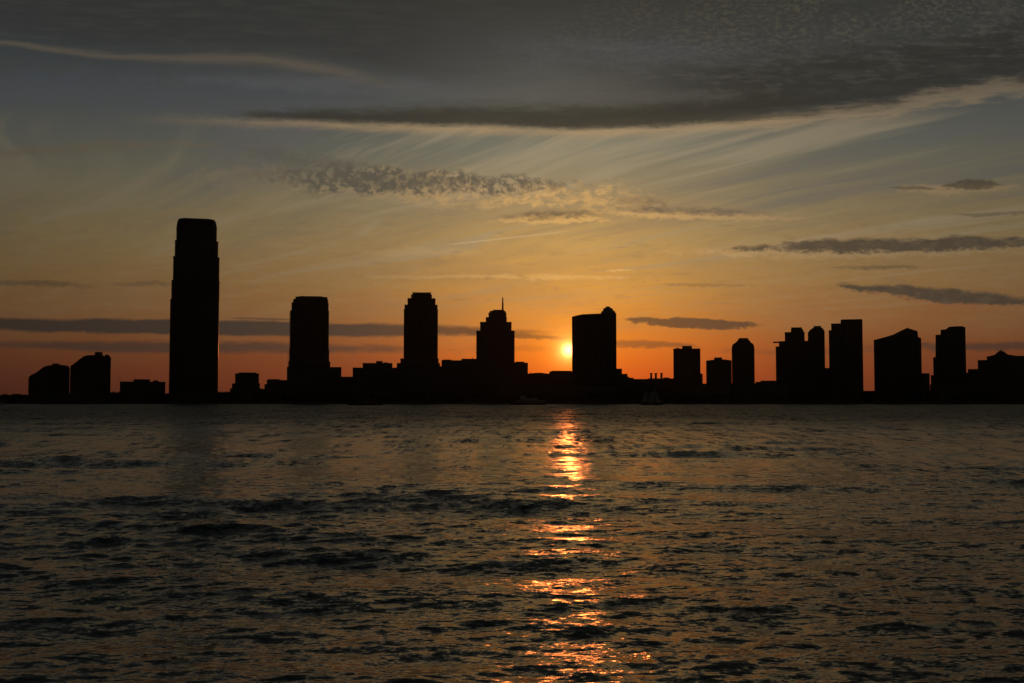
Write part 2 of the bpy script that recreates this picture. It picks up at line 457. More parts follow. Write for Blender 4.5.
def cyl(bm, x, y, z0, z1, r0, r1=None, n=10):
    r1 = r0 if r1 is None else r1
    prism(bm, [(x + r0 * math.cos(2 * math.pi * k / n), y + r0 * math.sin(2 * math.pi * k / n)) for k in range(n)], z0, z1,
          [(x + r1 * math.cos(2 * math.pi * k / n), y + r1 * math.sin(2 * math.pi * k / n)) for k in range(n)], bottom=True)

GZ = 2.2        # level of the far bank
class B:
    """a building, laid out by its width and height at its own distance"""
    def __init__(s, name, label, Y, px, depth=36, cat='building', group=None):
        s.px = px; s.Y = Y; s.X0 = at(px, 385, Y)[0]; s.depth = depth
        s.az = math.atan2(s.X0, Y); s.D = math.hypot(s.X0, Y)
        s.o = thing(name, label, cat, (s.X0, Y, GZ), group, -s.az)    # the bank bends round, each front faces the bay
    def x(s, px, py): return s.D * math.tan(math.atan2(at(px + (0.4 if px > s.px else -0.5), py, s.Y)[0], s.Y) - s.az)
    def z(s, py): return at(512, py - 0.6, s.Y)[1] - GZ
    def tiers(s, part, material, tiers, y_in=0.0, base=None, c=0.0, seg=1, lab=None, rim=True):
        """tiers from the ground up: (left px, right px, top py[, inset at front])"""
        bm = bmesh.new(); z0 = 0 if base is None else s.z(base)
        for t in tiers:
            x0, x1, py = t[:3]; ins = y_in + (t[3] if len(t) > 3 else 0)
            z1 = s.z(py)
            pl = rect(s.x(x0, py), s.x(x1, py), ins, s.depth - ins, c, seg)
            prism(bm, pl, z0, z1)
            if rim and z1 - z0 > 4:       # parapet and a sill course under it
                g = 0.25
                for zz, hh in ((z1 - 1.4, 0.5),):
                    prism(bm, rect(s.x(x0, py) - g, s.x(x1, py) + g, ins - g, s.depth - ins + g, c, seg), zz, zz + hh, bottom=True)
            z0 = z1
        o = link(part, bm, material, s.o)
        if lab: o['label'] = lab
        return o
    def piers(s, x0, x1, py, step, front=0.0, material='roof', w=0.5, top=None, base=None, part='pier'):
        bm = bmesh.new(); a, b = s.x(x0, py), s.x(x1, py); n = max(2, int((b - a) / step))
        for k in range(n + 1):
            xx = a + (b - a - w) * k / n
            box(bm, xx, xx + w, front - 0.45, front - 0.003, 0.2 if base is None else s.z(base), s.z(py) - 2.2)
        return link(part, bm, material, s.o)
    def profile(s, part, material, pts, y0=0.0, y1=None):
        """an elevation with a stepped or sloping roof, with its full depth"""
        y1 = s.depth if y1 is None else y1
        bm = bmesh.new()
        P = [(s.x(px, py), s.z(py)) for px, py in pts]
        P = [(s.x(pts[0][0], pts[0][1]), 0.0)] + P + [(s.x(pts[-1][0], pts[-1][1]), 0.0)]
        a = [bm.verts.new((x, y0, z)) for x, z in P]; b = [bm.verts.new((x, y1, z)) for x, z in P]
        n = len(P)
        for i in range(n): bm.faces.new((a[i], b[i], b[(i + 1) % n], a[(i + 1) % n]))
        bm.faces.new(a[::-1][::-1]); bm.faces.new(b[::-1])
        bmesh.ops.recalc_face_normals(bm, faces=bm.faces)
        return link(part, bm, material, s.o)
    def roofbox(s, x0, x1, pyt, pyb, name='roof_plant', y0=8, y1=20, material='metal', c=0.0, seg=1):
        bm = bmesh.new()
        prism(bm, rect(s.x(x0, pyt), s.x(x1, pyt), y0, y1, c, seg), s.z(pyb) + 0.003, s.z(pyt))
        return link(name, bm, material, s.o)
    def mast(s, px, pyt, pyb, r=0.35, y=14, name='antenna', material='metal'):
        bm = bmesh.new(); cyl(bm, s.x(px, pyt), y, s.z(pyb), s.z(pyt), r, r * 0.85, 8)
        return link(name, bm, material, s.o)

# ------------------------------------------------------------------ far bank
bm = bmesh.new()
prism(bm, [(-6000, 1436), (6000, 1436), (6000, 7000), (-6000, 7000)], -2, GZ)
struct('ground', link('ground', bm, 'land'))
bm = bmesh.new()
box(bm, -3000, 3000, 1433.5, 1435.99, -2, GZ + 0.5)
box(bm, -3000, 3000, 1433.2, 1436.4, GZ + 0.503, GZ + 0.8)
for k in range(-140, 141):
    cyl(bm, k * 7.0 + 1.1, 1432.6, -2, GZ + 0.9, 0.32, n=6)
o = link('quay_wall', bm, 'quay'); o['label'] = 'long low concrete quay wall with timber piles running along the whole far bank'; o['category'] = 'wall'

EXEC_BUILDINGS = True
# --- 1, 2: the two curved blocks at the far left
b = B('apartment_building', 'apartment block at far left with a curved roof sloping down to the left', 1500, 49)
b.profile('wall', 'brown', [(29, 378), (31, 376), (37, 373), (44, 367.5), (49, 366), (57, 365), (62, 365.5), (68, 366.3), (69.4, 369)])
b.roofbox(52, 59, 363.9, 365.2)
b = B('apartment_building', 'taller block at far left with sloping left shoulder and square roof box', 1500, 90)
b.profile('wall', 'brown', [(70.8, 367), (75, 364), (80, 360), (84, 357), (87, 356), (93, 355.5), (103.6, 355.8), (104, 357), (105, 354.8), (108, 355), (110.6, 358)])
b.roofbox(94.5, 102.2, 352.3, 355.9, 'lift_house')
b.mast(98, 350, 352.4, 0.2)
# --- low blocks
b = B('office_building', 'low flat-roofed block just left of the tallest tower, raised in its middle', 1490, 142, 30)
b.tiers('wall', 'conc', [(120.5, 165, 382.2)])
b.roofbox(134, 149.5, 379.8, 382.3, 'upper_storey', 4, 24, 'conc'); b.roofbox(153, 158, 380.8, 382.3)
# --- tallest tower
b = B('skyscraper', 'tallest tower of the skyline, slab with stepped sides and rounded top, standing at left', 1462, 195, 46, 'skyscraper')
b.tiers('podium', 'stone', [(166.5, 223, 394)], y_in=-6, rim=False)
b.tiers('wall', 'glass', [(170.6, 219.0, 300), (171.9, 219.4, 281), (173.6, 219.4, 257, 1.0), (175.3, 218.2, 241, 2.0), (176.8, 216.8, 227, 3.0)], c=5.0, seg=4)
b.piers(181, 209, 242, 3.0, 2.0, 'metal', base=300)
bm = bmesh.new()
prv = rect(b.x(176.8, 227), b.x(216.8, 227), 3, 43, 6, 5)
for (x0, x1, py, ins, z_) in ((177.6, 216.0, 222, 3.6, 227), (178.8, 214.6, 219.0, 5, 222), (181.5, 212, 218.0, 8, 219.0)):
    nx = rect(b.x(x0, py), b.x(x1, py), ins, 46 - ins, 6, 5)
    prism(bm, prv, b.z(z_) , b.z(py), nx); prv = nx
link('crown', bm, 'glass', b.o)
# --- low blocks right of it
b = B('office_building', 'small square skirted block between the tallest tower and the round-shouldered tower', 1500, 247, 26)
b.tiers('wall', 'conc', [(230.5, 262, 389), (232.5, 259.5, 384, 1), (235.6, 258.6, 374, 2)])
b.roofbox(239, 256, 373.0, 374.1, 'parapet', 3, 23, 'conc')
b = B('office_building', 'low flat block joined to the left foot of the round-shouldered tower', 1496, 277, 30)
b.tiers('wall', 'stone', [(265, 288.2, 384.8), (267.3, 288, 380.6)])
b.roofbox(268.5, 279, 379.6, 380.7)
# --- tower 2
b = B('apartment_tower', 'tower with rounded shoulders and balconies on its left edge, second tower from left', 1480, 310, 40, 'tower')
b.tiers('podium', 'stone', [(287.5, 341, 367.6)], y_in=-3)
b.tiers('wall', 'brown', [(288.8, 330.0, 362), (289.8, 328.9, 350), (290.6, 328.7, 311, 0.5), (292.0, 328.3, 303, 1.5), (293.6, 327.8, 299.5, 3)], c=4, seg=3)
b.roofbox(295.8, 327.2, 297.0, 299.6, 'crown', 4, 36, 'stone', 5, 4); b.roofbox(300, 322, 296.2, 297.0, 'roof_plant', 8, 30)
bm = bmesh.new()
for k in range(27):
    zz = b.z(377) + k * 3.3
    xl = b.x(288.9 if zz < b.z(351) else 290.0, 377)
    if zz > b.z(313): break
    box(bm, xl - 1.3, xl + 4, 6, 16, zz, zz + 0.35); box(bm, xl - 1.3, xl - 1.2, 6, 16, zz + 0.35, zz + 1.3)
link('balcony_stack', bm, 'conc', b.o)
b = B('office_building', 'low plain block filling the notch right of the round-shouldered tower', 1510, 347, 30)
b.tiers('wall', 'conc', [(340, 354.5, 377.3)])
# --- stepped mid-rise
b = B('office_building', 'wide mid-rise block stepping up to a small central roof box, left of the spiky-topped tower', 1485, 374, 34)
b.tiers('wall', 'stone', [(353.2, 397.4, 368.2), (363.2, 392, 363.6, 1)])
b.roofbox(375.6, 382.2, 361.4, 363.7)
b.roofbox(383, 388, 362.7, 363.7, y0=12, y1=18)
# --- tower 3
b = B('apartment_tower', 'tower with a stepped crown edged by small spikes, between the round-shouldered and the spired tower', 1470, 421, 40, 'tower')
b.tiers('podium', 'stone', [(397.2, 441.6, 366.8), (397.4, 439.6, 363.6, 1), (400.9, 438.2, 359, 2)])
b.tiers('wall', 'brown', [(404.3, 437.6, 309.5), (405.0, 437.2, 305, 2), (408.0, 435.2, 298.4, 4), (411.6, 431.6, 294.3, 7)], base=359, y_in=3, c=2, seg=1)
b.roofbox(413, 430.6, 292.4, 294.4, 'crown', 9, 31, 'stone')
for px in (413.2, 416.5, 420, 423.6, 427, 430.2):
    bm = bmesh.new(); cyl(bm, b.x(px, 292), 12, b.z(292.6), b.z(291.2), 0.45, 0.2, 6); link('finial', bm, 'stone', b.o)
for px, py in ((408.6, 298.4), (411, 298.4), (433, 298.4), (405.6, 305), (436.6, 305)):
    bm = bmesh.new(); cyl(bm, b.x(px, py), 12, b.z(py) - 0.1, b.z(py - 1.2), 0.45, 0.2, 6); link('finial', bm, 'stone', b.o)
b.piers(408, 434, 312, 3.2, 3.0, 'brown', base=355)
# --- low block between towers 3 and 4
b = B('office_building', 'broad flat-roofed block between the spiky-topped tower and the spired tower', 1500, 460, 34)
b.tiers('wall', 'conc', [(442.0, 478, 360.9)])
b.roofbox(443, 452, 360.0, 361.0); b.roofbox(461, 477, 359.2, 361.0, 'upper_storey', 4, 28, 'conc'); b.mast(472.5, 357.2, 359.3, 0.4)
# --- tower 4 with spire
b = B('office_tower', 'stepped tower carrying a thin spire, just left of the sun', 1478, 495, 42, 'tower')
b.tiers('wall', 'stone', [(476.8, 514.2, 331.2), (480.6, 511.2, 322.3, 3), (486.3, 506.4, 317.4, 6), (489.0, 506.0, 312.6, 8)])
b.piers(479, 512, 333, 3.6, 0.0, 'stone', w=0.9)
b.tiers('crown', 'glass', [(490.4, 505.2, 310.8, 9), (493.5, 503.6, 309.6, 12)], base=312.6)
b.mast(502.4, 302, 310, 1.25, 20, 'spire'); b.mast(502.4, 296.6, 302.1, 0.85, 20, 'spire_tip')
b.tiers('annex', 'stone', [(514.3, 527.6, 363.2)], y_in=2)
b.roofbox(515, 524, 362.0, 363.3)
# --- low blocks under the sun
b = B('warehouse', 'low block with a shallow curved roof, between the spired tower and the sun', 1510, 539, 30)
b.profile('wall', 'conc', [(527, 374.4), (532, 374.0), (536, 373.4), (541, 373.3), (545, 374), (550.4, 374.2)])
b.roofbox(530, 532, 373.4, 374.2)
b = B('warehouse', 'low flat-roofed block directly below the sun', 1490, 562, 30)
b.tiers('wall', 'brown', [(550, 576, 372.0)])
b.roofbox(552, 571, 371.3, 372.1, 'parapet', 2, 26, 'brown')
# --- tower 5, the sun sits on its left edge
b = B('office_tower', 'broad tower hiding the right edge of the sun, domed turret on its roof', 1465, 594, 44, 'tower')
b.profile('wall', 'glass', [(572.4, 317.2), (577, 316.0), (583, 314.8), (600, 314.1), (615.9, 313.8)])
b.piers(576, 612, 318, 4.0, 0.0, 'metal')
bm = bmesh.new()
prev = rect(b.x(600.4, 313), b.x(615.4, 313), 10, 28, 4, 3); zp = b.z(314.2)
for x0, x1, py in ((600.9, 615.0, 311.4), (602.6, 613.2, 310.2), (603.0, 612.4, 308.2), (605.2, 610.0, 307.2), (605.8, 609.2, 306.0)):
    nx = rect(b.x(x0, py), b.x(x1, py), 10 + (x0 - 600) * 1.2, 28 - (x0 - 600) * 1.2, 0.9 if x0 > 605 else 3, 3)
    prism(bm, prev, zp, b.z(py), nx); prev = nx; zp = b.z(py)
link('turret', bm, 'metal', b.o)
b.tiers('annex', 'stone', [(616, 628.5, 377.2), (616, 627.2, 374.4, 1), (616, 621.6, 369.2, 2)], y_in=2)
b = B('warehouse', 'long low shed to the right of the broad tower', 1500, 637, 30)
b.tiers('wall', 'conc', [(628.4, 649, 379.6)])
b.roofbox(629, 634, 378.2, 379.7)
# --- chimney block
b = B('power_station', 'low plant building with three short stubby chimneys in a row', 1490, 660, 30, 'power station')
b.tiers('wall', 'brown', [(648.2, 673.4, 379.0)])
b.roofbox(663, 669, 378.0, 379.1)
for px in (651.6, 656.3, 661.1):
    bm = bmesh.new(); cyl(bm, b.x(px, 376), 12, b.z(379), b.z(373.9), 1.5, 1.3, 12); cyl(bm, b.x(px, 376), 12, b.z(374.3), b.z(373.4), 1.95, 1.95, 12)
    link('chimney', bm, 'brown', b.o)
# --- 6
b = B('apartment_tower', 'plain square flat-roofed tower with one roof box, right of the three chimneys', 1490, 686, 32, 'tower')
b.tiers('wall', 'brown', [(673.8, 699.9, 349.2)])
b.roofbox(682.6, 691.6, 346.2, 349.3, 'lift_house'); b.roofbox(676, 680, 348.3, 349.3)
b.tiers('annex', 'conc', [(700, 702.3, 374.3)], y_in=4)
b.piers(675, 698.6, 350, 4, 0.0, 'brown', w=0.8)
b = B('apartment_building', 'short square block with a roof box, just left of the slender capped tower', 1500, 719, 32)
b.tiers('wall', 'conc', [(706.6, 731.2, 361.2)])
b.roofbox(714.6, 721.8, 357.8, 361.3, 'lift_house')
b.profile('parapet', 'conc', [(706.9, 361.1), (714, 360.2), (724, 360.0), (730.8, 360.9)], 2, 30)
b = B('apartment_tower', 'slender tower with chamfered shoulders and a small flat cap, standing alone right of centre', 1480, 743, 30, 'tower')
b.profile('wall', 'brown', [(732.2, 348.4), (733.2, 344.8), (736.4, 342.8), (738.2, 341), (749, 341), (750.4, 343), (753.0, 344.8), (754.0, 348)])
b.profile('crown', 'stone', [(738.0, 341.2), (739.4, 338.4), (747.2, 338.4), (749.2, 341.2)], 5, 25)
b.piers(734, 752.6, 349, 3.4, 0.0, 'brown', w=0.7)
b = B('warehouse', 'long low block between the slender capped tower and the canopy tower', 1510, 765, 30)
b.tiers('wall', 'conc', [(702, 779, 384.0), (756, 779, 382.4, 1), (761, 779, 381.2, 2)])
# --- 9 cluster
b = B('apartment_tower', 'bulky tower with stepped top and a thin flat canopy jutting out at its left', 1475, 792, 40, 'tower')
b.tiers('wall', 'glass', [(776.2, 811, 347), (779.4, 811, 341.6, 1), (785.2, 804.2, 332.4, 5), (791.4, 803.0, 329.6, 7), (791.6, 801.6, 327.6, 9)])
bm = bmesh.new(); box(bm, b.x(773.4, 342), b.x(785, 342), 2, 24, b.z(342.6), b.z(341.9)); link('canopy', bm, 'metal', b.o)
b = B('apartment_tower', 'narrow tower with chamfered top standing tight against the bulky canopy tower', 1468, 816, 34, 'tower')
b.profile('wall', 'glass', [(808.3, 333.4), (810.2, 330.6), (813.2, 328.6), (821.8, 328.4), (824.2, 331.6)])
b.roofbox(814.0, 820.8, 326.2, 328.6, 'lift_house')
b = B('office_building', 'low link block in the gap between the chamfered tower and the tall triple-stepped slab', 1500, 827, 30)
b.tiers('wall', 'conc', [(823, 832, 368.6)])
# --- 10
b = B('apartment_tower', 'tall slab whose flat roof steps up rightwards, right of the narrow chamfered tower', 1470, 846, 40, 'tower')
b.tiers('wall', 'brown', [(841.2, 862.0, 320.4)])
b.roofbox(842, 861.2, 319.8, 320.5, 'parapet', 3, 36, 'stone')
b.tiers('side_wing', 'conc', [(829.2, 841.3, 330.4, 4), (831.6, 841.3, 323.6, 6)])
b.piers(843, 860, 322, 3.6, 0.0, 'brown', w=0.8)
# --- 11
b = B('office_tower', 'wide tower with an off-centre peaked roof, third large tower from the right', 1472, 897, 44, 'tower')
b.profile('wall', 'glass', [(874.2, 340.3), (881, 338.6), (888, 336.8), (894, 335.0), (900, 331.6), (907, 328.6), (917.2, 332.2), (917.8, 338), (920.8, 339.2)])
b.tiers('annex', 'stone', [(921, 929.2, 374)], y_in=3)
b.piers(876, 919, 342, 4, 0.0, 'metal')
# --- 12
b = B('apartment_tower', 'narrow tower with arched roof and steps on its left, second from the right', 1478, 950, 38, 'tower')
b.profile('wall', 'brown', [(933.6, 357.8), (936, 357.6), (936.1, 335.2), (941, 335.0), (941.2, 330.2), (946.4, 329.8), (949.5, 327.4), (955, 327.0), (961.4, 327.0), (965.0, 328.2)])
b.tiers('annex', 'stone', [(931.2, 933.8, 375.6)], y_in=4)
b.piers(943, 964, 332, 3.6, 0.0, 'brown', w=0.8)
b = B('office_building', 'low stepped block between the arched-roof tower and the gabled block', 1500, 972, 30)
b.tiers('wall', 'conc', [(964, 979, 373), (968.4, 979, 369.6, 2)])
# --- 13
b = B('apartment_building', 'wide stepped block with a small pyramid gable at the right edge of the photo', 1470, 1004, 46)
b.tiers('wall', 'stone', [(978.2, 1060, 360.3), (987.2, 1052, 356.6, 2)])
b.profile('gable', 'metal', [(990, 356.2), (994.6, 355.4), (998, 352.6), (1001.2, 350.4), (1004.2, 352.6), (1008, 355.2), (1015, 356.2)], 4, 26)
b = B('warehouse', 'long very low waterfront building at the right between the stepped slab and the peaked tower', 1500, 868, 26)
b.tiers('wall', 'conc', [(858, 940, 391.5)])

# a row of low waterfront buildings that closes the base of the skyline
low = [(0, 62, 395.5, 'left end of the bank, below the curved blocks'), (60, 118, 393.5, 'foot of the box-topped block at far left'),
       (117, 168, 394, 'stretch left of the tallest tower'), (222, 238, 394, 'narrow gap right of the tallest tower'),
       (236, 300, 389.5, 'foot of the small skirted block'), (300, 352, 386, 'foot of the round-shouldered tower'),
       (350, 400, 388, 'foot of the wide stepped mid-rise'), (398, 448, 384, 'foot of the spiky-topped tower'),
       (446, 500, 386, 'foot of the spired tower'), (500, 556, 384.5, 'stretch between spired tower and sun'),
       (556, 620, 387, 'foot of the broad tower by the sun'), (618, 676, 384, 'foot of the three chimneys'),
       (674, 730, 386, 'foot of the plain square tower'), (728, 790, 385.5, 'foot of the slender capped tower'),
       (788, 860, 388, 'foot of the canopy tower'), (930, 985, 385, 'foot of the arched-roof tower'), (984, 1050, 387, 'right end of the bank')]
for i, (x0, x1, py, lab) in enumerate(low):
    b = B('waterfront_building', 'low dark waterfront building at the ' + lab, 1452 - (i % 3) * 3, (x0 + x1) / 2, 8 + 0, group='low buildings along the far bank')
    b.tiers('wall', ('conc', 'stone', 'brown')[i % 3], [(x0 + 0.4, x1 - 0.6, py)])
    w = x1 - x0
    b.roofbox(x0 + w * 0.2, x0 + w * 0.32, py - 1.0, py, y0=2, y1=6)
    if i % 2: b.roofbox(x0 + w * 0.6, x0 + w * 0.66, py - 1.4, py, y0=2, y1=6)

# ------------------------------------------------------------------ trees of the far promenade
def make_tree(seed, h, spread):
    rnd = random.Random(seed)
    root = thing('tree', 'x', 'tree', (0, 0, GZ))
    bm = bmesh.new(); cyl(bm, 0, 0, 0, h * 0.42, 0.32, 0.2, 7)
    for k in range(5):
        a = rnd.uniform(0, 6.28); r = spread * rnd.uniform(.35, .6); z1 = h * rnd.uniform(.5, .8)
        p0 = Vector((0, 0, h * 0.36)); p1 = Vector((math.cos(a) * r, math.sin(a) * r, z1))
        vs = []
        for p, rr in ((p0, .16), (p1, .05)):
            vs.append([bm.verts.new((p.x + rr * math.cos(q * 2.094), p.y + rr * math.sin(q * 2.094), p.z)) for q in range(3)])
        for q in range(3): bm.faces.new((vs[0][q], vs[0][(q + 1) % 3], vs[1][(q + 1) % 3], vs[1][q]))
    link('trunk', bm, 'bark', root)
    bm = bmesh.new()
    cl = [(rnd.gauss(0, .42) * spread, rnd.gauss(0, .42) * spread, h * rnd.uniform(.45, .9), spread * rnd.uniform(.28, .5)) for _ in range(11)]
    for cx, cy, cz, cr in cl:
        for _ in range(110):
            v = Vector((rnd.gauss(0, 1), rnd.gauss(0, 1), rnd.gauss(0, 1))).normalized() * cr * rnd.uniform(.5, 1.05)
            p = Vector((cx, cy, cz)) + v
            s = rnd.uniform(.22, .5)
            e1 = Vector((rnd.gauss(0, 1), rnd.gauss(0, 1), rnd.gauss(0, 1))).normalized() * s
            e2 = e1.orthogonal().normalized() * s * .7
            bm.faces.new([bm.verts.new(p + q) for q in (e1, e2, -e1, -e2)])
    link('crown', bm, 'leaf', root)
    return root
protos = [make_tree(1, 11, 4.2), make_tree(2, 13, 4.6), make_tree(3, 9, 4.0), make_tree(4, 12, 3.6)]
def place_tree(k, px, Y, s, first=[]):
    p = protos[k]
    if k not in first:
        o = p; first.append(k)
    else:
        o = p.copy(); COL.objects.link(o)
        for ch in list(p.children):
            c = ch.copy(); COL.objects.link(c); c.parent = o
    o.location = (at(px, 398, Y)[0], Y, GZ)
    o.rotation_euler = (0, 0, random.uniform(0, 6.28)); o.scale = (s * random.uniform(1, 1.3), s, s)
    return o
def grow(x0, x1, step, lab, grp, smin=.7, smax=1.1):
    px = x0
    while px < x1:
        o = place_tree(random.randrange(4), px, 1442 + random.uniform(-2.5, 2.5), random.uniform(smin, smax))
        o['label'] = lab; o['group'] = grp
        px += step * random.uniform(.7, 1.35)
grow(-4, 30, 4.2, 'small dark leafy tree in the row at the left end of the far bank', 'trees at the left end of the far bank')
grow(111, 121, 4, 'small dark tree in the gap right of the box-topped block', 'trees right of the box-topped block', 1.1, 1.3)
grow(160, 172, 5, 'dark tree in the gap at the left foot of the tallest tower', 'trees left of the tallest tower', 1.0, 1.2)
grow(220, 236, 4.2, 'dark bushy tree rising right of the foot of the tallest tower', 'trees right of the tallest tower', 1.15, 1.45)
grow(258, 350, 7.5, 'small dark tree on the promenade below the round-shouldered tower', 'trees below the round-shouldered tower')
grow(352, 520, 8, 'small dark tree on the promenade between the wide mid-rise and the spired tower', 'trees between the mid-rise and the spired tower')
grow(524, 640, 8, 'small dark tree on the promenade beneath the sun', 'trees beneath the sun')
grow(664, 860, 8.5, 'small dark tree on the promenade right of the chimneys', 'trees right of the chimneys')
grow(863, 875, 4.2, 'dark bushy tree in the gap between the stepped slab and the peaked tower', 'trees in the gap before the peaked tower', 1.1, 1.3)
grow(880, 1040, 8.5, 'small dark tree on the promenade at the right end of the far bank', 'trees at the right end of the far bank')

# ------------------------------------------------------------------ boats
def hull(bm, L, W, H, bow=0.3, z0=-0.4, sheer=0.5):
    n = 14; rows = []
    for i in range(n + 1):
        t = i / n; x = -L / 2 + L * t
        w = W / 2 * (1 - max(0, (t - (1 - bow)) / bow) ** 2.0) * (0.85 + 0.15 * min(1, t / .15))
        w = max(w, 0.04); zt = H + sheer * max(0, (t - .55) / .45) ** 2
        rows.append([bm.verts.new(v) for v in ((x, -w, zt), (x, -w * .8, z0), (x, w * .8, z0), (x, w, zt))])
    for i in range(n):
        a, b_ = rows[i], rows[i + 1]
        for k in range(4): bm.faces.new((a[k], a[(k + 1) % 4], b_[(k + 1) % 4], b_[k]))
    bm.faces.new(rows[0]); bm.faces.new(rows[-1][::-1])
    bmesh.ops.recalc_face_normals(bm, faces=bm.faces)

Y = 1010
t = thing('barge', 'long low dark flat-decked boat on the water in front of the wide mid-rise', 'boat', (at(365.5, 403, Y)[0], Y, 0))
bm = bmesh.new(); hull(bm, 31, 8, 1.7, .16, sheer=.5); link('hull', bm, 'hull', t)
bm = bmesh.new(); box(bm, -13, -6.5, -2.6, 2.6, 1.72, 3.3); link('wheelhouse', bm, 'metal', t)
bm = bmesh.new(); box(bm, -12.6, -6.9, -2.66, -2.603, 2.35, 2.95); link('window', bm, 'win', t)
bm = bmesh.new(); box(bm, -5, 11, -2.8, 2.8, 1.72, 2.25); box(bm, -1, 5, -1.8, 1.8, 2.253, 2.7); link('deck_cargo', bm, 'wood', t)
bm = bmesh.new()
for k in range(13): cyl(bm, -5.5 + k * 1.5, -3.4, 1.7, 2.6, .06, n=5)
link('railing', bm, 'metal', t)

Y = 1120
t = thing('ferry', 'pale two-deck ferry lying against the dark bank between the spired tower and the sun', 'ferry', (at(528, 403, Y)[0], Y, 0), rz=math.pi)
bm = bmesh.new(); hull(bm, 36, 9, 1.9, .22, sheer=.8); link('hull', bm, 'hull', t)
bm = bmesh.new(); prism(bm, rect(-16, 11, -4, 4, 1.0, 3), 1.92, 4.6); link('lower_cabin', bm, 'white', t)
bm = bmesh.new(); prism(bm, rect(-9, 8.5, -3.4, 3.4, 1.0, 3), 4.603, 6.8); link('upper_cabin', bm, 'white', t)
for k in range(9):
    bm = bmesh.new(); box(bm, -14.6 + k * 2.7, -13.0 + k * 2.7, -4.06, -4.003, 2.9, 4.0); link('window', bm, 'win', t)
for k in range(9):
    bm = bmesh.new(); box(bm, -14.6 + k * 2.7, -13.0 + k * 2.7, 4.003, 4.06, 2.9, 4.0); link('window', bm, 'win', t)
bm = bmesh.new(); prism(bm, rect(2, 7.5, -2.2, 2.2, .8, 2), 6.803, 9.0); link('wheelhouse', bm, 'white', t)
bm = bmesh.new(); cyl(bm, 0.5, 0, 6.8, 12.4, .12, .06, 6); link('mast', bm, 'metal', t)
bm = bmesh.new(); cyl(bm, -5, 0, 6.8, 8.6, .8, .7, 10); link('funnel', bm, 'hull', t)

Y = 1090
t = thing('schooner', 'sailing boat with three pale sails in front of the dark bank, below the three chimneys', 'sailboat', (at(652, 403, Y)[0], Y, 0), rz=R(12))
bm = bmesh.new(); hull(bm, 22, 5, 1.4, .5, sheer=.9); link('hull', bm, 'hull', t)
for mx, mh in ((-4.2, 15.5), (2.8, 16.8)):
    bm = bmesh.new(); cyl(bm, mx, 0, 1.2, mh, .16, .08, 8); link('mast', bm, 'wood', t)
def sail(pts, name='sail'):
    bm = bmesh.new(); n = 8
    (ax, az_), (bx_, bz), (cx_, cz), (dx, dz_) = pts
    g = []
    for side in (0, 0.06):
        gr = []
        for i in range(n + 1):
            row = []
            for j in range(n + 1):
                u, v = i / n, j / n
                x = (ax * (1 - u) + bx_ * u) * (1 - v) + (dx * (1 - u) + cx_ * u) * v
                z = (az_ * (1 - u) + bz * u) * (1 - v) + (dz_ * (1 - u) + cz * u) * v
                row.append(bm.verts.new((x, side + 0.9 * math.sin(math.pi * u) * math.sin(math.pi * min(1, v * .8 + .2)), z)))
            gr.append(row)
        for i in range(n):
            for j in range(n): bm.faces.new((gr[i][j], gr[i + 1][j], gr[i + 1][j + 1], gr[i][j + 1]))
    link(name, bm, 'sail', t, True)
sail([(-4.4, 2.6), (-10.0, 2.4), (-8.2, 11.2), (-4.4, 12.6)])
sail([(2.6, 2.6), (-3.6, 2.4), (-2.4, 11.6), (2.6, 13.6)])
sail([(10.6, 2.0), (3.6, 2.6), (3.1, 15.6), (3.0, 15.8)], 'foresail')
for a, c in (((-4.4, 2.4), (-10.4, 2.2)), ((2.6, 2.4), (-3.8, 2.2))):
    bm = bmesh.new(); box(bm, c[0], a[0], -.08, .08, 2.18, 2.34); link('boom', bm, 'wood', t)

Y = 1180
t = thing('motorboat', 'small pale motorboat at the very left edge of the water', 'boat', (at(1.5, 403, Y)[0], Y, 0))
bm = bmesh.new(); hull(bm, 9, 3, 1.3, .5, sheer=.5); link('hull', bm, 'white', t)
bm = bmesh.new(); prism(bm, rect(-2.4, 1.4, -1.1, 1.1, .4, 2), 1.32, 3.0); link('cabin', bm, 'white', t)
bm = bmesh.new(); box(bm, -1.8, .8, -1.16, -1.103, 2.0, 2.7); link('window', bm, 'win', t)

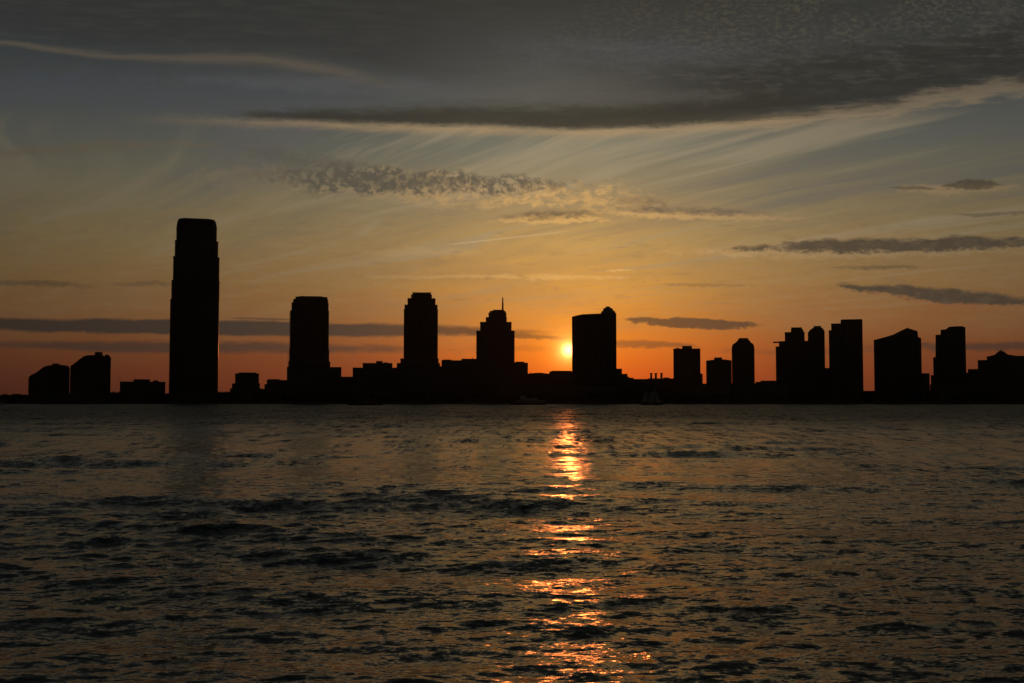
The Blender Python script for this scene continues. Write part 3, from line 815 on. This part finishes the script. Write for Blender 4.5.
# ------------------------------------------------------------------ the river
def water_material():
    m = bpy.data.materials.new('river_water'); m.use_nodes = True
    t = m.node_tree; N.tree = t
    b = t.nodes['Principled BSDF']
    b.inputs['Base Color'].default_value = (0.018, 0.040, 0.020, 1)
    b.inputs['Roughness'].default_value = 0.16
    b.inputs['IOR'].default_value = 1.333
    geo = t.nodes.new('ShaderNodeNewGeometry')
    sp = t.nodes.new('ShaderNodeSeparateXYZ'); t.links.new(geo.outputs['Position'], sp.inputs[0])
    x, y = N(sp.outputs[0]), N(sp.outputs[1])
    wx = noise(x * 0.7, y * 0.7, 3.0, 2, 0.5)
    n1 = noise(x * 1.6 + wx, y * 3.0 + wx * 1.5, 0.0, 4, 0.62, 0.4, color=True)
    n2 = noise(x * 6.0, y * 9.0, 5.0, 5, 0.68, 0.3, color=True)
    gust = noise(x * 0.03, y * 0.018, 9.0, 3, 0.55)
    g = sstep(gust, 0.35, 0.65, 0.65, 1.2) * sstep(y, 40.0, 400.0, 1.0, 1.8)
    def vm(op, a, b_):
        n = t.nodes.new('ShaderNodeVectorMath'); n.operation = op
        for i, v in enumerate((a, b_)):
            if isinstance(v, N): t.links.new(v.s, n.inputs[i])
            else: n.inputs[i].default_value = v
        return N(n.outputs['Vector'])
    d1 = vm('MULTIPLY', vm('SUBTRACT', n1, (.5, .5, .5)), (1.0, 1.0, 0.0))
    d2 = vm('MULTIPLY', vm('SUBTRACT', n2, (.5, .5, .5)), (1.35, 1.1, 0.0))
    # groups of waves that read as streaks far out
    n3 = noise(x * 0.42, y * 0.05, 7.0, 4, 0.6, color=True)
    n4 = noise(x * 1.3, y * 0.16, 17.0, 3, 0.6, color=True)
    far = sstep(y, 30.0, 110.0)
    dd = vm('ADD', vm('MULTIPLY', vm('SUBTRACT', n3, (.5, .5, .5)), (0.35, 0.65, 0.0)), vm('MULTIPLY', vm('SUBTRACT', n4, (.5, .5, .5)), (0.4, 0.85, 0.0)))
    nf_ = t.nodes.new('ShaderNodeVectorMath'); nf_.operation = 'SCALE'
    t.links.new(dd.s, nf_.inputs[0]); t.links.new(far.s, nf_.inputs['Scale'])
    d = vm('ADD', vm('ADD', d1, d2), N(nf_.outputs['Vector']))
    n = t.nodes.new('ShaderNodeVectorMath'); n.operation = 'SCALE'
    t.links.new(d.s, n.inputs[0]); t.links.new(g.s, n.inputs['Scale'])
    nn = vm('NORMALIZE', vm('ADD', N(geo.outputs['Normal']), N(n.outputs['Vector'])), (0, 0, 0))
    t.links.new(nn.s, b.inputs['Normal'])
    # ripples too small to see one by one widen the reflections further out
    t.links.new(sstep(y, 20.0, 320.0, 0.15, 0.42).s, b.inputs['Roughness'])
    return m
WM = water_material()

def build_water():
    # rows: fine near the quay we stand on, coarser towards the far bank
    ys = [7.0]
    while ys[-1] < 1434:
        y = ys[-1]
        ys.append(y + max(0.075, min(1.6, y * y / (CAM_Z * F) * 0.75)))
    ys = np.array(ys); nr = len(ys)
    nc = 1150
    s = np.linspace(-1, 1, nc)
    half = 0.62 * ys + 6.0
    Xg = s[None, :] * half[:, None]
    Yg = np.repeat(ys[:, None], nc, 1)
    Xg = Xg.astype(np.float32); Yg = Yg.astype(np.float32)
    H = np.zeros_like(Xg); DX = np.zeros_like(Xg); DY = np.zeros_like(Xg)
    # slow variation of how rough the water is
    def slow(kx, ky, ph): return np.sin(Xg * kx + Yg * ky + ph)
    env = 1 + 0.28 * slow(.11, .05, 1) + 0.25 * slow(-.06, .13, 2.2) + 0.2 * slow(.21, -.09, .6)
    waves = []
    lam = np.geomspace(0.38, 5.5, 66)
    swell = [(6.958, 1.153, 1.609), (7.711, 1.639, 1.31), (10.066, 1.594, 4.36), (11.191, 1.345, 1.543), (14.07, 1.476, 6.237)]
    for L in lam:
        th = R(82) + rng.normal(0, 0.42 + 0.25 * (L < 2))      # crests lie mostly across the view
        k = 2 * math.pi / L
        slope = 0.0140 * (1.45 if L < 1.3 else 1.0)
        waves.append((k * math.cos(th), k * math.sin(th), slope / k, rng.uniform(0, 6.283), k))
    for L, th, ph in swell:
        k = 2 * math.pi / L
        waves.append((k * math.cos(th), k * math.sin(th), 0.026 / k, ph, k))
    for kx, ky, a, ph, k in waves:
        arg = Xg * np.float32(kx) + Yg * np.float32(ky) + np.float32(ph)
        s_, c_ = np.sin(arg), np.cos(arg)
        H += a * s_
        DX += a * (kx / k) * c_ * 0.9; DY += a * (ky / k) * c_ * 0.9
    H *= env
    P = np.stack([Xg + DX * env, Yg + DY * env, H], -1).reshape(-1, 3)
    me = bpy.data.meshes.new('water')
    nf = (nr - 1) * (nc - 1)
    me.vertices.add(nr * nc); me.vertices.foreach_set('co', P.astype(np.float32).ravel())
    i = (np.arange(nr - 1)[:, None] * nc + np.arange(nc - 1)[None, :]).ravel()
    quads = np.stack([i, i + 1, i + nc + 1, i + nc], -1).astype(np.int32)
    me.loops.add(nf * 4); me.loops.foreach_set('vertex_index', quads.ravel())
    me.polygons.add(nf); me.polygons.foreach_set('loop_start', np.arange(nf, dtype=np.int32) * 4)
    me.polygons.foreach_set('loop_total', np.full(nf, 4, dtype=np.int32))
    me.polygons.foreach_set('use_smooth', np.ones(nf, dtype=bool))
    me.update()
    me.materials.append(WM)
    o = bpy.data.objects.new('water', me); COL.objects.link(o); o['kind'] = 'structure'
    print('WATER', nr, nc, 'rms', H.std())
build_water()
# the rest of the river beyond the sides and below the quay we stand on
bm = bmesh.new()
def quad(a, b_, c, d, z=-0.12):
    bm.faces.new([bm.verts.new((x, y, z)) for x, y in (a, b_, c, d)])
hw0, hw1 = 0.62 * 7 + 6 - .3, 0.62 * 1434 + 6 - 1
quad((-6000, -400), (6000, -400), (6000, 7.2), (-6000, 7.2))
quad((hw0, 7.2), (6000, 7.2), (6000, 1434), (hw1, 1434))
quad((-6000, 7.2), (-hw0, 7.2), (-hw1, 1434), (-6000, 1434))
o = link('outer_water', bm, WM); o['kind'] = 'structure'

# ------------------------------------------------------------------ evening haze over the river
bm = bmesh.new(); box(bm, -6500, 6500, -900, 7500, -3.5, 262)
hm = bpy.data.materials.new('haze'); hm.use_nodes = True; t = hm.node_tree
t.nodes.remove(t.nodes['Principled BSDF'])
pv = t.nodes.new('ShaderNodeVolumePrincipled')
pv.inputs['Color'].default_value = (0.9, 0.88, 0.84, 1)
pv.inputs['Density'].default_value = 1.2e-5
pv.inputs['Anisotropy'].default_value = 0.85
t.links.new(pv.outputs[0], t.nodes['Material Output'].inputs['Volume'])
o = link('haze', bm, hm); o['kind'] = 'stuff'

sc.render.engine = 'CYCLES'
sc.cycles.max_bounces = 6
